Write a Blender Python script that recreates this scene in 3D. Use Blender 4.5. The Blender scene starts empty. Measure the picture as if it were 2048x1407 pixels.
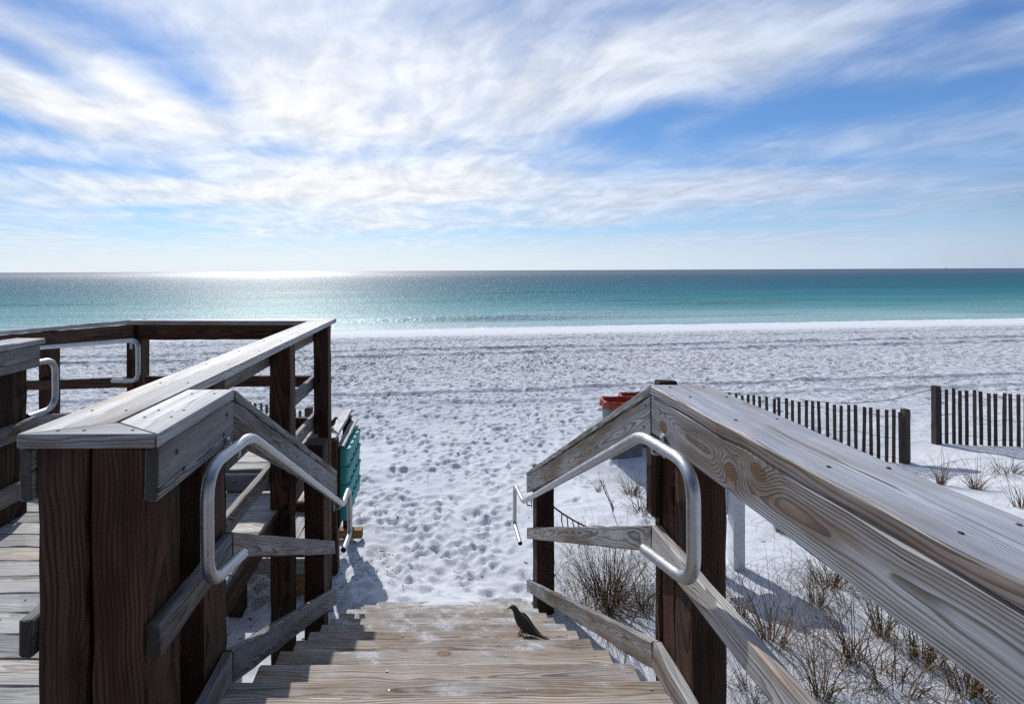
import bpy, math, random
import numpy as np
from mathutils import Vector, Matrix
random.seed(7)
rng = np.random.default_rng(11)
S = bpy.context.scene
COL = S.collection
F = 960.0          # focal length in photo pixels; eye is at z = EYE above the sand at the stair foot
EYE = 3.4
R = math.radians

# ------------------------------------------------------------------ object helpers
def link(o, parent=None):
    COL.objects.link(o)
    if parent is not None:
        o.parent = parent
    return o

def tag(o, label=None, cat=None, group=None, kind=None):
    if label: o['label'] = label
    if cat: o['category'] = cat
    if group: o['group'] = group
    if kind: o['kind'] = kind
    return o

def thing(name, loc, label, cat, group=None):
    o = bpy.data.objects.new(name, None)
    o.empty_display_size = 0.1
    o.location = loc
    link(o)
    return tag(o, label, cat, group)

def wpos(parent):
    p = Vector((0, 0, 0))
    while parent is not None:
        p = p + parent.location
        parent = parent.parent
    return p

class MB:
    """collects faces (world coordinates) and links them as ONE mesh object"""
    def __init__(s):
        s.v = []; s.f = []; s.w = []; s.mi = []; s.sm = []; s.e = []
    def add(s, verts, faces, wd=None, mi=0, smooth=False, eg=None):
        n = len(s.v)
        s.e.extend(eg if eg is not None else [0.0] * len(verts))
        s.v.extend([tuple(v) for v in verts])
        s.w.extend(wd if wd is not None else [(0, 0, 0)] * len(verts))
        for f in faces:
            s.f.append([n + i for i in f]); s.mi.append(mi); s.sm.append(smooth)
    def build(s, name, mats, parent=None, loc=None):
        me = bpy.data.meshes.new(name)
        o = bpy.data.objects.new(name, me)
        link(o, parent)
        base = wpos(parent) if parent is not None else Vector((0, 0, 0))
        if parent is None and loc is not None:
            o.location = loc; base = Vector(loc)
        me.from_pydata([(a - base.x, b - base.y, c - base.z) for a, b, c in s.v], [], s.f)
        at = me.attributes.new('wd', 'FLOAT_VECTOR', 'POINT')
        at.data.foreach_set('vector', np.array(s.w, dtype=np.float32).ravel())
        if any(s.e):
            ae = me.attributes.new('endgrain', 'FLOAT', 'POINT'); ae.data.foreach_set('value', np.array(s.e, dtype=np.float32))
        me.polygons.foreach_set('material_index', s.mi)
        me.polygons.foreach_set('use_smooth', s.sm)
        for m in (mats if isinstance(mats, (list, tuple)) else [mats]):
            me.materials.append(m)
        me.update()
        return o
    # a sawn board: section spanned by u and v (full extents) swept from p0 to p1, chamfered edges
    def board(s, p0, p1, u, v, ch=0.006, rough=0.0017, seg=0.12, mi=0, off=None):
        p0 = Vector(p0); p1 = Vector(p1); u = Vector(u); v = Vector(v)
        L = (p1 - p0).length
        n = max(2, min(40, int(L / seg)))
        uu, vv = u.length, v.length
        cu, cv = ch / uu, ch / vv
        sec = [(-.5 + cu, -.5), (.5 - cu, -.5), (.5, -.5 + cv), (.5, .5 - cv), (.5 - cu, .5), (-.5 + cu, .5), (-.5, .5 - cv), (-.5, -.5 + cv)]
        lo = random.uniform(0, 60)
        a0 = random.uniform(-.35, .35) * uu
        b0 = random.choice((-1, 1)) * random.uniform(.3, 1.6) * max(min(uu, vv), .05) + 0.0
        if uu < vv:
            a0, b0 = random.choice((-1, 1)) * random.uniform(.6, 1.8) * max(uu, .05), random.uniform(-.35, .35) * vv
        if off: lo, a0, b0 = off
        verts = []; wd = []
        d = (p1 - p0).normalized()
        ends = [(0.0, 1 - 2 * ch / max(uu, vv))] 
        ts = [0.0, ch / L] + [i / n for i in range(1, n)] + [1 - ch / L, 1.0]
        for k, t in enumerate(ts):
            sc = 1.0
            inset = ch * .8 if k in (0, len(ts) - 1) else 0
            su, sv = 1 - 2 * inset / uu, 1 - 2 * inset / vv
            c = p0.lerp(p1, t)
            for (a, b) in sec:
                j = Vector((random.gauss(0, rough), random.gauss(0, rough), random.gauss(0, rough)))
                verts.append(c + u * (a * su) + v * (b * sv) + j)
                wd.append((lo + t * L, a * uu - a0, b * vv - b0))
        faces = []
        m = len(sec)
        for k in range(len(ts) - 1):
            for i in range(m):
                faces.append([k * m + i, k * m + (i + 1) % m, (k + 1) * m + (i + 1) % m, (k + 1) * m + i])
        faces.append(list(range(m))[::-1]); q = (len(ts) - 1) * m
        faces.append([q + i for i in range(m)])
        # orientation: make outward
        if u.cross(v).dot(p1 - p0) < 0:
            faces = [f[::-1] for f in faces]
        eg = [1.0] * m + [0.0] * (m * (len(ts) - 2)) + [1.0] * m
        s.add(verts, faces, wd, mi, False, eg)
        return s
    # extruded plan polygon (list of xy), z0..z1, grain along axis ax
    def prism(s, pts, z0, z1, ax=(1, 0), ch=0.004, mi=0):
        n = len(pts)
        ax = Vector((ax[0], ax[1])).normalized(); ay = Vector((-ax.y, ax.x))
        c = Vector((sum(p[0] for p in pts) / n, sum(p[1] for p in pts) / n))
        lo = random.uniform(0, 60); b0 = random.uniform(.03, .08)
        a0 = random.uniform(-.04, .04)
        def ring(z, ins):
            out = []
            for p in pts:
                q = Vector(p); dd = (c - q)
                q = q + dd.normalized() * ins
                out.append((q.x, q.y, z))
            return out
        rings = ring(z0, ch) + ring(z0 + ch, 0) + ring(z1 - ch, 0) + ring(z1, ch)
        wd = []
        for x, y, z in rings:
            q = Vector((x, y)) - c
            wd.append((lo + q.dot(ax), q.dot(ay) - a0, z - z0 - b0))
        area = sum(pts[i][0] * pts[(i + 1) % n][1] - pts[(i + 1) % n][0] * pts[i][1] for i in range(n))
        faces = []
        for k in range(3):
            for i in range(n):
                faces.append([k * n + i, k * n + (i + 1) % n, (k + 1) * n + (i + 1) % n, (k + 1) * n + i])
        faces.append(list(range(n))[::-1]); faces.append([3 * n + i for i in range(n)])
        if area < 0: faces = [f[::-1] for f in faces]
        s.add(rings, faces, wd, mi)
        return s
    def tube(s, path, r, n=12, caps=True, mi=0, rad=None):
        P = [Vector(p) for p in path]
        N = len(P)
        T = [((P[min(i + 1, N - 1)] - P[max(i - 1, 0)]).normalized()) for i in range(N)]
        ref = Vector((0, 0, 1)) if abs(T[0].z) < .9 else Vector((1, 0, 0))
        nrm = T[0].cross(ref).normalized()
        verts = []; wd = []; l = 0
        for i in range(N):
            nrm = (nrm - T[i] * nrm.dot(T[i])).normalized()
            b = T[i].cross(nrm)
            if i: l += (P[i] - P[i - 1]).length
            rr = rad[i] if rad else r
            for k in range(n):
                a = 2 * math.pi * k / n
                verts.append(P[i] + (nrm * math.cos(a) + b * math.sin(a)) * rr)
                wd.append((l, math.cos(a) * .05, math.sin(a) * .05))
        faces = []
        for i in range(N - 1):
            for k in range(n):
                faces.append([i * n + k, i * n + (k + 1) % n, (i + 1) * n + (k + 1) % n, (i + 1) * n + k])
        s.add(verts, faces, wd, mi, smooth=True)
        if caps:
            s.add(verts[:n], [list(range(n))[::-1]], wd[:n], mi)
            s.add(verts[-n:], [list(range(n))], wd[-n:], mi)
        return s
    def lathe(s, c, prof, n=32, mi=0, jit=0.0, smooth=True):
        verts = []; wd = []
        for r, z in prof:
            for k in range(n):
                a = 2 * math.pi * k / n
                rr = r * (1 + random.gauss(0, jit)); zz = z + random.gauss(0, jit * .25)
                verts.append((c[0] + rr * math.cos(a), c[1] + rr * math.sin(a), c[2] + zz)); wd.append((z, r * math.cos(a), r * math.sin(a)))
        faces = []
        for i in range(len(prof) - 1):
            for k in range(n):
                faces.append([i * n + k, i * n + (k + 1) % n, (i + 1) * n + (k + 1) % n, (i + 1) * n + k])
        s.add(verts, faces, wd, mi, smooth)
        return s
    def disc(s, c, r, nrm=(0, 0, 1), h=.002, n=10, mi=0):
        nrm = Vector(nrm).normalized()
        a = nrm.orthogonal().normalized(); b = nrm.cross(a)
        c = Vector(c)
        v = [c + (a * math.cos(2 * math.pi * k / n) + b * math.sin(2 * math.pi * k / n)) * r for k in range(n)]
        v2 = [c + nrm * h + (a * math.cos(2 * math.pi * k / n) + b * math.sin(2 * math.pi * k / n)) * r * .8 for k in range(n)]
        f = [[k, (k + 1) % n, n + (k + 1) % n, n + k] for k in range(n)] + [[n + k for k in range(n)]]
        s.add(v + v2, f, None, mi)
        return s

def fillet(pts, rad, k=7):
    """round the corners of a polyline"""
    P = [Vector(p) for p in pts]
    out = [P[0]]
    for i in range(1, len(P) - 1):
        a = (P[i - 1] - P[i]); b = (P[i + 1] - P[i])
        d = min(rad[i] if isinstance(rad, (list, tuple)) else rad, a.length * .49, b.length * .49)
        s0 = P[i] + a.normalized() * d; s1 = P[i] + b.normalized() * d
        for j in range(k + 1):
            t = j / k
            out.append(s0 * (1 - t) ** 2 + P[i] * 2 * t * (1 - t) + s1 * t * t)
    out.append(P[-1])
    return out

# ------------------------------------------------------------------ material helpers
class NT:
    def __init__(s, tree):
        s.t = tree
    def n(s, typ, **kw):
        nd = s.t.nodes.new(typ)
        for k, v in kw.items(): setattr(nd, k, v)
        return nd
    def put(s, sock, val):
        if hasattr(val, 'is_linked') or isinstance(val, bpy.types.NodeSocket): s.t.links.new(val, sock)
        elif val is not None: sock.default_value = val
    def m(s, op, a, b=None, c=None, clamp=False):
        nd = s.n('ShaderNodeMath', operation=op, use_clamp=clamp)
        s.put(nd.inputs[0], a)
        if b is not None: s.put(nd.inputs[1], b)
        if c is not None: s.put(nd.inputs[2], c)
        return nd.outputs[0]
    def vm(s, op, a, b=None):
        nd = s.n('ShaderNodeVectorMath', operation=op)
        s.put(nd.inputs[0], a)
        if b is not None:
            s.put(nd.inputs[3] if op == 'SCALE' else nd.inputs[1], b)
        return nd.outputs['Value'] if op in ('LENGTH', 'DOT_PRODUCT', 'DISTANCE') else nd.outputs[0]
    def noise(s, vec, scale=1, detail=3, rough=.5, dist=0, out='Fac'):
        nd = s.n('ShaderNodeTexNoise')
        s.put(nd.inputs['Vector'], vec)
        nd.inputs['Scale'].default_value = scale; nd.inputs['Detail'].default_value = detail
        nd.inputs['Roughness'].default_value = rough; nd.inputs['Distortion'].default_value = dist
        return nd.outputs[out]
    def xyz(s, x, y, z=0.0):
        nd = s.n('ShaderNodeCombineXYZ')
        for i, q in enumerate((x, y, z)): s.put(nd.inputs[i], q)
        return nd.outputs[0]
    def sep(s, v):
        nd = s.n('ShaderNodeSeparateXYZ'); s.put(nd.inputs[0], v)
        return nd.outputs
    def ss(s, x, a, b, lo=0.0, hi=1.0):
        nd = s.n('ShaderNodeMapRange', interpolation_type='SMOOTHSTEP')
        s.put(nd.inputs[0], x)
        nd.inputs[1].default_value = a; nd.inputs[2].default_value = b
        nd.inputs[3].default_value = lo; nd.inputs[4].default_value = hi
        return nd.outputs[0]
    def mix(s, f, a, b, blend='MIX'):
        nd = s.n('ShaderNodeMix', data_type='RGBA', blend_type=blend)
        s.put(nd.inputs[0], f)
        for i, q in ((6, a), (7, b)):
            if isinstance(q, (tuple, list)): q = (*q[:3], 1)
            s.put(nd.inputs[i], q)
        return nd.outputs[2]
    def ramp(s, f, stops, interp='LINEAR'):
        nd = s.n('ShaderNodeValToRGB'); s.put(nd.inputs[0], f)
        cr = nd.color_ramp; cr.interpolation = interp
        while len(cr.elements) < len(stops): cr.elements.new(.5)
        for e, (p, c) in zip(cr.elements, stops):
            e.position = p; e.color = (*c, 1) if len(c) == 3 else c
        return nd.outputs[0]

def material(name):
    m = bpy.data.materials.new(name); m.use_nodes = True
    b = m.node_tree.nodes['Principled BSDF']
    return m, NT(m.node_tree), b

def bump(nt, b, h, strength=.5, dist=.01):
    nd = nt.n('ShaderNodeBump'); nd.inputs['Strength'].default_value = strength; nd.inputs['Distance'].default_value = dist
    nt.put(nd.inputs['Height'], h); nt.t.links.new(nd.outputs[0], b.inputs['Normal'])

def wood(name, early, late, brown, brown_amt=.5, rough=.6, spec=.35, sand=0.0, ringw=.006, crack=.6, knots=(), kcol=None, wander=1.0, edge=None):
    m, nt, b = material(name)
    at = nt.n('ShaderNodeAttribute', attribute_name='wd').outputs['Vector']
    l, w, t = nt.sep(at)
    # pith line wanders along the length, so flat-sawn faces get cathedral arches
    lowl = nt.noise(nt.xyz(nt.m('MULTIPLY', l, .55), 0, 0), 1, 2, .5, out='Color')
    lx, ly, lz = nt.sep(lowl)
    w2 = nt.m('ADD', w, nt.m('MULTIPLY', nt.m('SUBTRACT', lx, .5), .10 * wander))
    t2 = nt.m('ADD', t, nt.m('MULTIPLY', nt.m('SUBTRACT', ly, .5), .08 * wander))
    r = nt.m('SQRT', nt.m('ADD', nt.m('MULTIPLY', w2, w2), nt.m('MULTIPLY', t2, t2)))
    wob = nt.noise(nt.xyz(nt.m('MULTIPLY', l, 2.2), nt.m('MULTIPLY', w, 9), nt.m('MULTIPLY', t, 9)), 1, 3, .5)
    r = nt.m('ADD', r, nt.m('MULTIPLY', nt.m('SUBTRACT', wob, .5), .03 * min(1.0, wander * .7 + .3)))
    # knots
    kv = nt.n('ShaderNodeTexVoronoi', feature='F1')
    nt.put(kv.inputs['Vector'], nt.xyz(nt.m('MULTIPLY', l, 1.9), nt.m('MULTIPLY', w, 4.2), nt.m('MULTIPLY', t, 4.2)))
    kv.inputs['Scale'].default_value = 1.0
    kd = kv.outputs['Distance']
    for (kl, kt) in knots:
        e = nt.m('MULTIPLY', nt.m('SUBTRACT', l, kl), 3.0); g = nt.m('MULTIPLY', nt.m('SUBTRACT', t, kt), 4.0)
        kd = nt.m('MINIMUM', kd, nt.m('SQRT', nt.m('ADD', nt.m('MULTIPLY', e, e), nt.m('MULTIPLY', g, g))))
    kg = nt.m('POWER', 2.718, nt.m('MULTIPLY', nt.m('MULTIPLY', kd, kd), -26))
    r = nt.m('ADD', r, nt.m('MULTIPLY', kg, .035))
    ph = nt.m('FRACT', nt.m('DIVIDE', r, ringw))
    late_m = nt.m('MULTIPLY', nt.ss(ph, .30, .86), nt.ss(ph, 1.0, .93))
    fib = nt.noise(nt.xyz(nt.m('MULTIPLY', l, 5), nt.m('MULTIPLY', w, 240), nt.m('MULTIPLY', t, 240)), 1, 3, .6)
    fib2 = nt.noise(nt.xyz(nt.m('MULTIPLY', l, 1.6), nt.m('MULTIPLY', w, 45), nt.m('MULTIPLY', t, 45)), 1, 3, .6)
    pat = nt.noise(nt.xyz(nt.m('MULTIPLY', l, 1.3), nt.m('MULTIPLY', w, 7), nt.m('MULTIPLY', t, 7)), 1, 4, .6)
    base = nt.mix(nt.ss(pat, .62 - .34 * brown_amt, .82 - .25 * brown_amt), early, brown)
    lw = nt.m('MULTIPLY', late_m, nt.ss(fib2, .25, .65, .35, .95))
    colr = nt.mix(lw, base, late)
    colr = nt.mix(1.0, colr, nt.ramp(fib, [(.25, (.62, .61, .60)), (.55, (1, 1, 1)), (.8, (1.16, 1.15, 1.14))]), 'MULTIPLY')
    bl = nt.noise(nt.xyz(nt.m('MULTIPLY', l, .9), nt.m('MULTIPLY', w, 3), nt.m('MULTIPLY', t, 3)), 1.7, 4, .6)
    colr = nt.mix(1.0, colr, nt.ramp(bl, [(.28, (.68, .68, .70)), (.6, (1.08, 1.07, 1.05))]), 'MULTIPLY')
    tone = nt.noise(nt.xyz(nt.m('MULTIPLY', l, .06), 0, 7), 2.3, 1, .4)
    colr = nt.mix(1.0, colr, nt.ramp(tone, [(.36, (.72, .725, .75)), (.5, (1, 1, 1)), (.64, (1.20, 1.13, 1.03))]), 'MULTIPLY')
    km = nt.ss(kd, .115, .085)
    kr = nt.m('SINE', nt.m('MULTIPLY', kd, 260))
    colr = nt.mix(nt.m('MULTIPLY', km, .9), colr, nt.mix(nt.ss(kr, -.6, .6), *(kcol or (tuple(q * .7 for q in late), (brown[0] * .95, brown[1] * .72, brown[2] * .55)))))
    cr = nt.noise(nt.xyz(nt.m('MULTIPLY', l, 2.6), nt.m('MULTIPLY', w, 85), nt.m('MULTIPLY', t, 85)), 1, 2, .5)
    ck = nt.m('MULTIPLY', nt.ss(cr, .67, .73), nt.ss(pat, .38, .58))
    colr = nt.mix(nt.m('MULTIPLY', ck, crack), colr, (.02, .016, .013))
    if edge is not None:
        em = nt.ss(nt.m('ADD', w, nt.m('MULTIPLY', nt.m('SUBTRACT', fib2, .5), .014)), edge + .012, edge + .003)
        colr = nt.mix(nt.m('MULTIPLY', em, nt.ss(bl, .35, .6, .45, .9)), colr, nt.mix(late_m, (.15, .088, .05), (.06, .036, .023)))
    eg = nt.n('ShaderNodeAttribute', attribute_name='endgrain').outputs['Fac']
    colr = nt.mix(nt.m('MULTIPLY', eg, .86), colr, nt.mix(late_m, (.035, .028, .024), (.012, .010, .009)))
    h = nt.m('ADD', nt.m('MULTIPLY', late_m, .55), nt.m('MULTIPLY', fib, .5))
    h = nt.m('SUBTRACT', h, nt.m('MULTIPLY', ck, 1.4))
    rgh = nt.ss(fib2, .2, .8, rough - .08, rough + .14)
    if sand > 0:
        geo = nt.n('ShaderNodeNewGeometry')
        px, py, pz = nt.sep(geo.outputs['Position'])
        up = nt.ss(nt.sep(geo.outputs['Normal'])[2], .5, .8)
        near = nt.ss(py, 1.6, 4.7, -.07, .10)
        n1 = nt.noise(nt.xyz(nt.m('MULTIPLY', px, 4.5), nt.m('MULTIPLY', py, 7), pz), 1, 5, .68, .6)
        cen = nt.m('MULTIPLY', nt.m('ABSOLUTE', px), -.06)
        n1 = nt.m('ADD', nt.m('ADD', n1, near), cen)
        sm = nt.m('MULTIPLY', nt.m('MULTIPLY', nt.ss(n1, .52, .62), up), nt.ss(nt.noise(geo.outputs['Position'], 55, 4, .7), .36, .56))
        dust = nt.m('MULTIPLY', nt.ss(n1, .36, .6), nt.m('MULTIPLY', up, .34))
        colr = nt.mix(dust, colr, (.50, .50, .50))
        colr = nt.mix(nt.m('MULTIPLY', sm, sand), colr, (.58, .585, .60))
        h = nt.m('ADD', h, nt.m('MULTIPLY', sm, nt.noise(geo.outputs['Position'], 300, 2, .6)))
    nt.put(b.inputs['Base Color'], colr)
    nt.put(b.inputs['Roughness'], rgh)
    b.inputs['Specular IOR Level'].default_value = spec
    bump(nt, b, h, .55, .0022)
    return m

M = {}
M['grey'] = wood('weathered_grey_wood', (.50, .52, .55), (.15, .135, .125), (.31, .235, .18), .38, .50, .5)
M['knotty'] = wood('weathered_knotty_wood', (.43, .45, .48), (.115, .092, .075), (.225, .155, .10), .52, .55, .4, ringw=.0056, knots=((2.388, -.011), (2.265, .04), (2.84, -.02)), kcol=((.05, .026, .014), (.20, .105, .045)), wander=.4)
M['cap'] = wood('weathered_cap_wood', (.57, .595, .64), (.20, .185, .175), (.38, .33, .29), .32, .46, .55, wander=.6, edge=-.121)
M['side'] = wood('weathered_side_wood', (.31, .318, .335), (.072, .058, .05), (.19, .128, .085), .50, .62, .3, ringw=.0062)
M['post'] = wood('brown_treated_wood', (.110, .060, .036), (.026, .010, .008), (.054, .021, .013), .6, .72, .2, ringw=.012, wander=2.0)
M['tread'] = wood('tread_wood', (.42, .372, .33), (.145, .10, .07), (.33, .24, .16), .52, .68, .3, sand=.85, ringw=.0068)
M['deck'] = wood('deck_wood', (.52, .52, .52), (.22, .20, .185), (.40, .35, .30), .5, .62, .35)
M['fence'] = wood('fence_wood', (.11, .095, .085), (.05, .04, .035), (.09, .065, .05), .5, .75, .2)
M['yellow'] = wood('fresh_yellow_wood', (.36, .235, .10), (.20, .12, .045), (.29, .18, .07), .4, .7, .25)

def metal(name, colr, rough):
    m, nt, b = material(name)
    tc = nt.n('ShaderNodeTexCoord').outputs['Object']
    n1 = nt.noise(tc, 14, 5, .65); n2 = nt.noise(tc, 90, 3, .6)
    c = nt.mix(nt.ss(n1, .3, .7), tuple(q * .72 for q in colr), colr)
    nt.put(b.inputs['Base Color'], c)
    b.inputs['Metallic'].default_value = .92
    nt.put(b.inputs['Roughness'], nt.ss(nt.m('ADD', n1, nt.m('MULTIPLY', n2, .4)), .4, 1.0, rough - .06, rough + .16))
    bump(nt, b, n2, .12, .001)
    return m
M['metal'] = metal('galvanised_tube', (.56, .57, .59), .40)
M['screw'] = metal('screw_steel', (.34, .34, .35), .55)
M['wire'] = metal('rusty_wire', (.13, .11, .10), .55)

def plain(name, colr, rough=.6, spec=.4, var=.25, scale=12, bmp=.15, dirt=None):
    m, nt, b = material(name)
    tc = nt.n('ShaderNodeTexCoord').outputs['Object']
    n1 = nt.noise(tc, scale, 5, .62)
    c = nt.mix(nt.ss(n1, .3, .7), tuple(q * (1 - var) for q in colr), colr)
    if dirt:
        n2 = nt.noise(tc, scale * .4, 6, .7)
        c = nt.mix(nt.ss(n2, .52, .75, 0, .6), c, dirt)
    nt.put(b.inputs['Base Color'], c)
    nt.put(b.inputs['Roughness'], nt.ss(n1, .2, .8, rough - .08, rough + .1))
    b.inputs['Specular IOR Level'].default_value = spec
    bump(nt, b, n1, bmp, .006)
    return m
M['teal'] = plain('teal_plastic', (.015, .33, .33), .38, .5, .18, 9, .03)
M['can'] = plain('grey_can_plastic', (.13, .15, .17), .5, .4, .2, 8, .05, (.33, .33, .33))
M['bag'] = plain('red_bag_film', (.36, .048, .020), .38, .5, .25, 16, .4)
M['white'] = plain('white_painted_wood', (.86, .87, .88), .5, .4, .05, 10, .03)
M['dove'] = plain('dove_plumage', (.085, .066, .055), .7, .25, .4, 60, .25)
M['dovewing'] = plain('dove_wing_plumage', (.06, .05, .046), .7, .25, .45, 90, .25)
M['beak'] = plain('dark_beak', (.02, .018, .017), .5, .3, .2, 40, .05)
M['leg'] = plain('pink_bird_leg', (.28, .10, .085), .6, .3, .2, 60, .1)
M['rope'] = plain('grey_rope', (.25, .22, .19), .85, .15, .4, 120, .5)
M['sail'] = plain('sail_cloth', (.25, .26, .28), .7, .2, .1, 1, .0)
M['grass'] = plain('dry_grass_blade', (.30, .20, .10), .7, .25, .6, 5, .0)
M['grassdark'] = plain('old_grass_blade', (.155, .09, .048), .75, .2, .6, 6, .0)
M['greengrass'] = plain('green_grass_blade', (.11, .12, .042), .7, .25, .5, 6, .0)
M['debris'] = plain('dark_flotsam', (.07, .05, .038), .8, .2, .5, 30, .2)

# ------------------------------------------------------------------ terrain
def sstep(x, a, b):
    t = np.clip((x - a) / (b - a), 0, 1); return t * t * (3 - 2 * t)

SHORE, SK, SEA_Z = 37.0, .11, -1.2
def ground_base(x, y):
    x = np.asarray(x, float); y = np.asarray(y, float)
    s = y - SK * x * sstep(y, 9, 24)
    z = -.28 * sstep(s, 5, 12) - .62 * sstep(s, 12, 33) - .30 * np.clip((s - 33) / (SHORE - 33), 0, None)
    z = np.maximum(z, -6)
    z = z + .52 * sstep(x, .85, 2.1) * (1 - sstep(y, 3.9, 8.0)) * (1 - .45 * sstep(x, 4, 9))
    z = z + .33 * np.exp(-((x - .1) / .62) ** 2 - ((y - 4.35) / .55) ** 2)
    z = z + .13 * np.exp(-((x + .75) / .35) ** 2 - ((y - 4.9) / .5) ** 2)
    z = z - .38 * np.exp(-((x - 9.2) / 1.1) ** 2 - ((y - 9.5) / 1.5) ** 2)
    z = z + .14 * np.exp(-((x - 2.6) / .8) ** 2 - ((y - 6.6) / .8) ** 2)
    z = z + .30 * np.exp(-((x - 3.5) / .9) ** 2 - ((y - 8.7) / .9) ** 2)
    z = z + .10 * np.exp(-((x - 9.9) / .5) ** 2 - ((y - 9.3) / .7) ** 2)
    return z

def gz(x, y): return float(ground_base(x, y))

def vnoise(x, y, seed):
    r = np.random.default_rng(seed).random((256, 256))
    xi = np.floor(x).astype(int); yi = np.floor(y).astype(int)
    fx = x - xi; fy = y - yi
    fx = fx * fx * (3 - 2 * fx); fy = fy * fy * (3 - 2 * fy)
    g = lambda a, b: r[a % 256, b % 256]
    return (g(xi, yi) * (1 - fx) + g(xi + 1, yi) * fx) * (1 - fy) + (g(xi, yi + 1) * (1 - fx) + g(xi + 1, yi + 1) * fx) * fy - .5

def axis(stops):
    out = [stops[0][0]]
    for (a, d0), (b, d1) in zip(stops[:-1], stops[1:]):
        x = a
        while x < b - 1e-6:
            t = (x - a) / (b - a)
            x += d0 * (1 - t) + d1 * t
            if x >= b - .4 * d1: x = b
            out.append(x)
    return np.array(out)

def make_sand():
    ys = axis([(-60, 4), (-6, .8), (1.5, .12), (3.4, .03), (8, .034), (14, .05), (21, .055), (28, .065), (31, .11), (40, .2), (46, .5), (70, 3)])
    xh = axis([(0, .032), (4, .034), (9, .06), (20, .11), (60, .7), (160, 5)])
    xs = np.concatenate([-xh[::-1][:-1], xh])
    X, Y = np.meshgrid(xs, ys)
    Z = ground_base(X, Y)
    flat = 1 - sstep(Y - SK * X, 30.3, 33)                      # smooth wet strip by the water
    dune = sstep(X, .95, 1.6) * (1 - sstep(Y, 7.0, 10.5))      # wind-smoothed dune on the right
    und = np.zeros_like(Z)
    for k, (sc, am) in enumerate(((.6, .10), (1.6, .05), (4.5, .028), (9.5, .014))):
        und += am * vnoise(X * sc + 31 * k, Y * sc * 1.15 + 17 * k, 5 + k)
    Z += und * flat
    Zd = np.zeros_like(Z)
    def stamp(cx, cy, ang, a, b, dep, rim):
        m = 2.3 * a
        i0, i1 = np.searchsorted(ys, (cy - m, cy + m)); j0, j1 = np.searchsorted(xs, (cx - m, cx + m))
        if i1 - i0 < 1 or j1 - j0 < 1: return
        xx = X[i0:i1, j0:j1] - cx; yy = Y[i0:i1, j0:j1] - cy
        c, s = math.cos(ang), math.sin(ang)
        u = (xx * c + yy * s) / a; v = (-xx * s + yy * c) / b
        q = u * u + v * v
        Zd[i0:i1, j0:j1] += -dep * np.exp(-q * q) + rim * np.exp(-((np.sqrt(q) - 1.35) / .42) ** 2)
    def rnd(n, x0, x1, y0, y1, keep, sc=1.0, dp=1.0):
        for _ in range(n):
            cx = rng.uniform(x0, x1); cy = rng.uniform(y0, y1)
            if rng.random() > keep(cx, cy) * (.35 + .65 * (math.sin(cx * 1.3 + 2 * math.sin(cy * .7)) * math.sin(cy * .9 + cx * .4) > -.25)): continue
            a = rng.uniform(.065, .135) * sc
            stamp(cx, cy, rng.normal(math.pi / 2, .75), a, a * rng.uniform(.45, .75), rng.uniform(.022, .058) * sc * dp, rng.uniform(.006, .018) * sc)
    trod = lambda x, y: (1.0 if (x < .95 or y > 9.5) else .10 if y < 7.5 else .35) * (1.0 if y < 31.5 + SK * x else .05)
    rnd(950, -2.2, 2.6, 4.7, 9.0, trod, 1.0, .5)
    rnd(2700, -6, 9, 8.0, 14, trod, .95, .8)
    rnd(7000, -14, 18, 13, 22, trod, 1.0)
    rnd(16000, -30, 42, 18, 37, trod, 1.15)
    rnd(2500, -12, -2, 3, 14, trod)
    # vehicle tracks parallel to the shore
    for s0, wd, dp in ((22.6, .13, .17), (25.0, .13, .17), (14.6, .13, .08), (13.2, .12, .06), (29.0, .16, .08)):
        sg = Y - SK * X - s0 + .25 * vnoise(X * .12, X * 0 + s0, 77)
        Zd *= 1 - .75 * np.exp(-(sg / .34) ** 2)
        Zd += -dp * np.exp(-(sg / wd) ** 2) + dp * .4 * np.exp(-((np.abs(sg) - 2.1 * wd) / (wd * .8)) ** 2)
    ripple = .006 * np.sin((Y * 1.0 + X * .55) * 34 + 5 * vnoise(X * 1.1, Y * 1.1, 99)) * np.clip(vnoise(X * .7, Y * .7, 98) + .45, 0, 1)
    Z += np.clip(Zd, -.19, .08) * flat + ripple * dune
    n, mcol = X.shape
    co = np.stack([X.ravel(), Y.ravel(), Z.ravel()], 1)
    idx = np.arange(n * mcol).reshape(n, mcol)
    q = np.stack([idx[:-1, :-1], idx[:-1, 1:], idx[1:, 1:], idx[1:, :-1]], -1).reshape(-1, 4)
    o = grid_mesh('beach_sand', co, q)
    return o

def grid_mesh(name, co, q):
    me = bpy.data.meshes.new(name)
    me.vertices.add(len(co)); me.vertices.foreach_set('co', co.astype(np.float32).ravel())
    me.loops.add(q.size); me.loops.foreach_set('vertex_index', q.astype(np.int32).ravel())
    me.polygons.add(len(q)); me.polygons.foreach_set('loop_start', np.arange(0, q.size, 4, dtype=np.int32))
    me.polygons.foreach_set('use_smooth', np.ones(len(q), dtype=bool))
    me.update(calc_edges=True); me.validate()
    return link(bpy.data.objects.new(name, me))

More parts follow.
